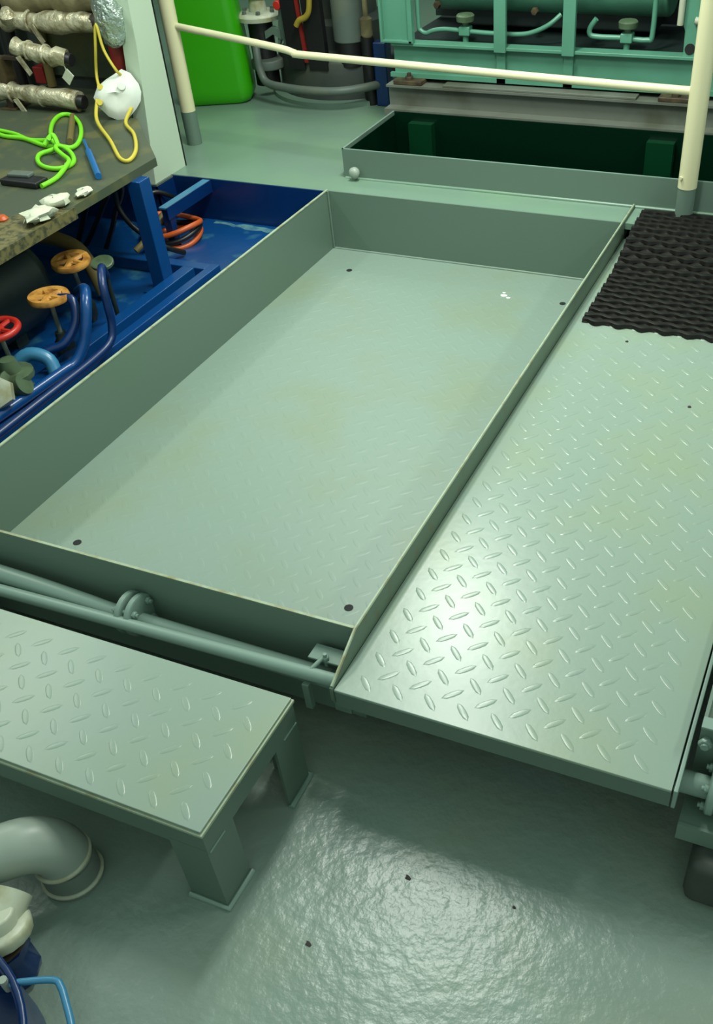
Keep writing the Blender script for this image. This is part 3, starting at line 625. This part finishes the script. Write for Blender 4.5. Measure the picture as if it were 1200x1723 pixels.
tag(build('washer', MB().torus((-1.70, 1.50, 0.293), 0.012, 0.004, n=16, k=6), 'crumpled'), 'small pale ring by the lower rope loop', 'washer')
rnd = random.Random(21)
for k, (x, y, s_, lb) in enumerate(((-1.475, 1.09, .065, 'crumpled pale foil scrap on the bench edge, nearest the left side'), (-1.50, 1.19, .055, 'crumpled pale foil scrap on the bench edge, middle of three'), (-1.475, 1.29, .036, 'crumpled pale foil scrap on the bench edge, nearest the blue tool'))):
    vs = []; fs = []; n = 10
    for j in range(7):
        ph = PI*j/6
        for i in range(n):
            a = 2*PI*i/n; q_ = s_*rnd.uniform(.65, 1.15)
            vs.append((x+q_*0.7*math.sin(ph)*math.cos(a), y+q_*math.sin(ph)*math.sin(a), 0.288+s_*.32+q_*0.3*math.cos(ph)))
    for j in range(6):
        for i in range(n): fs.append((j*n+i, j*n+(i+1) % n, (j+1)*n+(i+1) % n, (j+1)*n+i))
    tag(build('foil_scrap', MB().add(vs, fs), 'crumpled'), lb, 'scrap')
tag(build('orange_cap', MB().lathe((-1.59, 1.06, 0.288), [(0.016, 0), (0.018, 0.006), (0.012, 0.014)], n=14), 'orange_hose'), 'small orange cap on the bench at the left photo edge', 'cap')

# white column
cl = thing('support_column', (-1.82, 2.1, ZD), 'pale white painted flat column rising beside the bench', 'column')
build('face_panel', MB().prism([(1.994, 0.05), (2.197, 0.05), (2.215, 1.3), (2.12, 1.3), (2.070, 0.5)], -1.84, -1.780, 'x'), 'column_paint', cl)
build('joint_strip', MB().prism([(2.1975, 0.05), (2.205, 0.05), (2.223, 1.3), (2.2155, 1.3)], -1.84, -1.779, 'x'), 'black_plastic', cl)
tag(build('cable', MB().tube([(-1.80, 1.93, 0.02), (-1.77, 1.97, 0.03), (-1.745, 2.02, 0.0), (-1.74, 2.07, -0.04)], 0.009, 8), 'black_hose'), 'short black cable at the foot of the white column', 'cable')

# ---------------- green container ----------------
jc = thing('green_jerrycan', (-2.16, 3.02, ZD), 'bright green plastic container with rounded corners behind the left post', 'container')
def rrect(w_, d2, rad, n=5):
    o = []
    for (sx_, sy_, a0) in ((1, 1, 0), (-1, 1, PI/2), (-1, -1, PI), (1, -1, 3*PI/2)):
        for k in range(n+1):
            a = a0+k*PI/2/n; o.append((sx_*(w_/2-rad)+rad*math.cos(a), sy_*(d2/2-rad)+rad*math.sin(a)))
    return o
prof = [(0.0, 0.80), (0.008, 0.90), (0.03, 0.98), (0.06, 1.0), (0.16, 0.98), (0.30, 0.93), (0.42, 0.88), (0.50, 0.80), (0.55, 0.6), (0.56, 0.3)]
vs = []; fs = []; jy = 0.42
for (z, k) in prof:
    for (a, b_) in rrect(0.34*k, 0.22*k, 0.06*k):
        vs.append((-2.13+a*math.cos(jy)-b_*math.sin(jy), 3.005+a*math.sin(jy)+b_*math.cos(jy), ZD+z))
n = 24
for j in range(len(prof)-1):
    for i in range(n): fs.append((j*n+i, j*n+(i+1) % n, (j+1)*n+(i+1) % n, (j+1)*n+i))
fs += [tuple(range(n))[::-1], tuple((len(prof)-1)*n+i for i in range(n))]
build('body', MB().add(vs, fs), 'jerrycan_green', jc)
build('blue_cap', MB().lathe((-2.11, 2.94, ZD+0.475), [(0.03, 0), (0.03, 0.035), (0.024, 0.04)], (0.1, -0.6, 0.8), 18), 'blue_paint', jc)

# ---------------- compressor / pump behind the rail ----------------
pu = thing('machine_pump', (-1.76, 3.45, ZD), 'dark round based pump unit circled by a grey pipe, behind the rail', 'pump')
PCx, PCy = -1.62, 3.36
build('base_drum', MB().lathe((PCx, PCy, ZD), [(0.33, 0), (0.33, 0.03), (0.325, 0.035), (0.325, 0.16), (0.30, 0.185), (0.10, 0.19)], n=48), 'dark_grey', pu)
build('base_flange', MB().lathe((PCx, PCy, ZD), [(0.37, 0), (0.37, 0.018), (0.331, 0.02)], n=48), 'deck_paint', pu)
build('ring_pipe', MB().tube([(-1.90, 3.02, 0.30), (-1.889, 3.00, 0.24), (-1.882, 2.995, 0.186), (-1.849, 2.985, 0.140), (-1.736, 2.950, 0.135), (-1.581, 2.934, 0.135), (-1.45, 2.965, 0.135), (-1.34, 3.09, 0.135), (-1.29, 3.25, 0.135), (-1.29, 3.42, 0.135)], 0.017, 12), 'grey_iron', pu)
build('body', MB().lathe((PCx-0.02, PCy, ZD+0.18), [(0.20, 0), (0.20, 0.10), (0.16, 0.12), (0.15, 0.40), (0.10, 0.45)], n=32), 'dark_grey', pu)
build('flange_disc', MB().lathe((-1.925, 3.12, 0.355), [(0.06, 0), (0.098, 0.004), (0.10, 0.02), (0.09, 0.03), (0.04, 0.034), (0.035, 0.08), (0.045, 0.084), (0.045, 0.1)], n=28), 'off_white_cast', pu)
for k in range(6):
    a = k*PI/3; build('bolt', MB().hexhead((-1.925+0.07*math.cos(a), 3.12+0.07*math.sin(a), 0.384), 0.011, 0.014), 'grey_iron', pu)
build('flange_neck', MB().cyl((-1.925, 3.12, 0.10), (-1.925, 3.12, 0.358), 0.055, 20), 'black_plastic', pu)
build('side_stub', MB().cyl((-1.90, 3.10, 0.17), (-1.90, 3.10, 0.21), 0.075, 24, .006), 'grey_iron', pu)
build('cooling_fin', MB().prism([(-1.83, 0.24), (-1.795, 0.42), (-1.765, 0.42), (-1.745, 0.28), (-1.77, 0.22), (-1.80, 0.30)], 3.08, 3.10, 'y'), 'wall_paint', pu)
build('fin_stub', MB().prism([(-1.88, 0.29), (-1.84, 0.31), (-1.80, 0.29), (-1.80, 0.33), (-1.84, 0.34), (-1.88, 0.32)], 3.075, 3.095, 'y'), 'wall_paint', pu)
for (xa, xb) in ((-1.76, -1.68), (-1.66, -1.57)):
    build('belt', MB().prism([(xa, 0.55), (xb, 0.55), (xb+0.01, 0.19), (xa+0.012, 0.19)], 3.03, 3.06, 'y'), 'black_plastic', pu)
build('red_stripe', MB().prism([(-1.686, 0.55), (-1.672, 0.55), (-1.648, 0.22), (-1.664, 0.22)], 3.02, 3.03, 'y'), 'dark_red', pu)
build('red_knob', MB().cyl((-1.775, 3.06, 0.43), (-1.775, 3.03, 0.43), 0.018, 14, .003), 'red_paint', pu)
build('yellow_lever', MB().tube([(-1.672, 3.0, 0.365), (-1.655, 3.0, 0.385), (-1.62, 3.0, 0.40), (-1.60, 3.0, 0.43), (-1.59, 3.0, 0.5)], 0.012, 8), 'ceramic_yellow', pu)
build('grey_cylinder', MB().cyl((-1.485, 3.12, 0.29), (-1.485, 3.12, 0.62), 0.068, 24, 0.006), 'grey_iron', pu)
build('cylinder_base', MB().cyl((-1.485, 3.12, 0.20), (-1.485, 3.12, 0.292), 0.062, 24), 'black_plastic', pu)
fl_ = thing('filter_bowl', (-1.385, 3.1, ZD), 'small pale filter bowl with a navy lower part, left of the teal engine', 'filter')
build('bowl', MB().lathe((-1.39, 3.1, 0.31), [(0.018, 0), (0.026, 0.01), (0.026, 0.07), (0.012, 0.08), (0.009, 0.2)], n=16), 'tan_cloth', fl_)
build('pedestal', MB().cyl((-1.39, 3.1, ZD), (-1.39, 3.1, 0.312), 0.03, 14), 'black_plastic', fl_)
build('navy_block', MB().box(-1.355, -1.295, 3.07, 3.13, ZD, 0.30, 0.006), 'blue_paint', fl_)

# ---------------- engine bed + teal engine ----------------
eb = thing('engine_bed', (-0.1, 2.79, ZC), 'weathered grey steel channel bed under the teal engine, behind the pit', 'beam')
build('channel', MB().box(-1.14, 1.4, 2.704, 2.9, ZC-0.1, ZC+0.006).box(-1.14, 1.4, 2.76, 2.768, ZC+0.006, 0.232).box(-1.14, 1.4, 2.735, 2.9, 0.228, 0.236), 'bed_grey', eb)
build('deck_foot', MB().box(-1.14, 1.4, 2.712, 2.9, ZD, ZC-0.1), 'bed_grey', eb)
for x in (-1.05, 0.0, 0.9):
    m_ = build('mount_foot', MB().box(x-0.06, x+0.06, 2.74, 2.84, 0.236, 0.252, 0.003), 'dark_brown', eb)
    build('mount_bolt', MB().cyl((x, 2.765, 0.252), (x, 2.765, 0.275), 0.009, 8).hexhead((x, 2.765, 0.252), 0.017, 0.012), 'dark_brown', m_)
build('mount_rail', MB().box(-0.90, -0.14, 2.742, 2.80, 0.236, 0.245, 0.002), 'bed_grey', eb)
en = thing('teal_engine', (-0.2, 3.1, 0.252), 'large teal painted engine frame with pipework and upright bars at the top of the photo', 'engine')
build('base_frame', MB().box(-1.125, 1.4, 2.800, 2.83, 0.2525, 0.365).box(-1.125, 1.4, 2.775, 2.835, 0.365, 0.376, 0.002).box(-1.14, 1.4, 2.785, 2.80, 0.2525, 0.268), 'teal', en)
build('sump', MB().box(-1.12, 1.3, 2.836, 3.4, 0.2525, 0.362), 'dark_teal', en)
build('back_panel', MB().box(-1.12, 1.3, 3.22, 3.26, 0.376, 1.0), 'dark_teal', en)
for xa in (-0.697, -0.434):
    build('upright', MB().box(xa, xa+0.047, 2.765, 2.785, 0.36, 1.0, 0.003), 'teal', en)
    build('web_rib', MB().box(xa+0.005, xa+0.04, 2.785, 2.800, 0.2526, 0.365), 'teal', en)
bl = MB().box(-1.155, -1.045, 2.786, 2.792, 0.376, 1.0).box(-1.165, -1.155, 2.765, 2.86, 0.376, 1.0, .002).box(-1.155, -1.03, 2.765, 2.786, 0.376, 0.386, .002).box(-1.046, -1.028, 2.765, 2.792, 0.376, 1.0, .002)
build('corner_bracket', bl, 'teal', en)
rb = MB().prism([(0.0, 0.376), (0.6, 0.376), (0.6, 1.0), (-0.04, 1.0), (-0.03, 0.52), (-0.002, 0.45)], 2.80, 2.86, 'y').box(0.05, 0.6, 2.785, 2.80, 0.40, 1.0)
build('end_casing', rb, 'teal', en)
build('casing_hole', MB().lathe((0.022, 2.800, 0.395), [(0.018, 0), (0.018, 0.002)], (0, -1, 0), 14), 'hole_black', en)
build('cylinder_block', MB().cyl((-1.02, 3.06, 0.552), (-0.1, 3.06, 0.552), 0.115, 32, .01), 'teal', en)
build('cylinder_block', MB().box(-0.98, -0.12, 3.0, 3.2, 0.70, 1.0, .01), 'teal', en)
build('crankcase', MB().box(-0.96, -0.16, 3.06, 3.2, 0.38, 0.50, .01), 'dark_teal', en)
build('pipe', MB().tube([(-1.05, 2.88, 0.60), (-1.05, 2.88, 0.42), (-1.042, 2.88, 0.398), (-1.02, 2.88, 0.388), (-0.99, 2.88, 0.398), (-0.94, 2.88, 0.405), (-0.86, 2.88, 0.402), (-0.76, 2.88, 0.398), (-0.64, 2.88, 0.398), (-0.58, 2.88, 0.408), (-0.52, 2.88, 0.434), (-0.48, 2.90, 0.465)], 0.0085, 10), 'teal', en)
build('pipe', MB().tube([(-0.34, 2.88, 0.46), (-0.362, 2.88, 0.43), (-0.36, 2.88, 0.408), (-0.33, 2.88, 0.402), (-0.24, 2.88, 0.402), (-0.15, 2.88, 0.398), (-0.131, 2.88, 0.42), (-0.131, 2.88, 0.60)], 0.0095, 10), 'teal', en)
for x in (-0.853, -0.222):
    build('valve_body', MB().box(x-0.022, x+0.022, 2.86, 2.90, 0.388, 0.42, .004).cyl((x, 2.88, 0.361), (x, 2.88, 0.39), 0.012, 10), 'teal', en)
    build('valve_knob', MB().lathe((x, 2.88, 0.42), [(0.012, 0), (0.014, 0.012), (0.034, 0.016), (0.036, 0.034), (0.03, 0.04)], n=12), 'bronze_green', en)
build('dip_stick', MB().cyl((-0.735, 2.92, 0.40), (-0.735, 2.92, 0.7), 0.006, 8), 'grey_iron', en)
for (x, z) in ((-1.0, 0.47), (-0.60, 0.46), (-0.03, 0.53)):
    build('nut', MB().hexhead((x, 2.965, z), 0.014, 0.02, (0, -1, 0)), 'dark_brown', en)
build('red_plug', MB().cyl((0.085, 2.79, 0.475), (0.085, 2.765, 0.475), 0.014, 12, .002), 'red_paint', en)
build('fitting', MB().cyl((0.03, 2.79, 0.485), (0.07, 2.79, 0.48), 0.012, 12), 'off_white_cast', en)
build('fitting', MB().cyl((-0.02, 2.79, 0.47), (-0.02, 2.79, 0.60), 0.011, 12), 'off_white_cast', en)
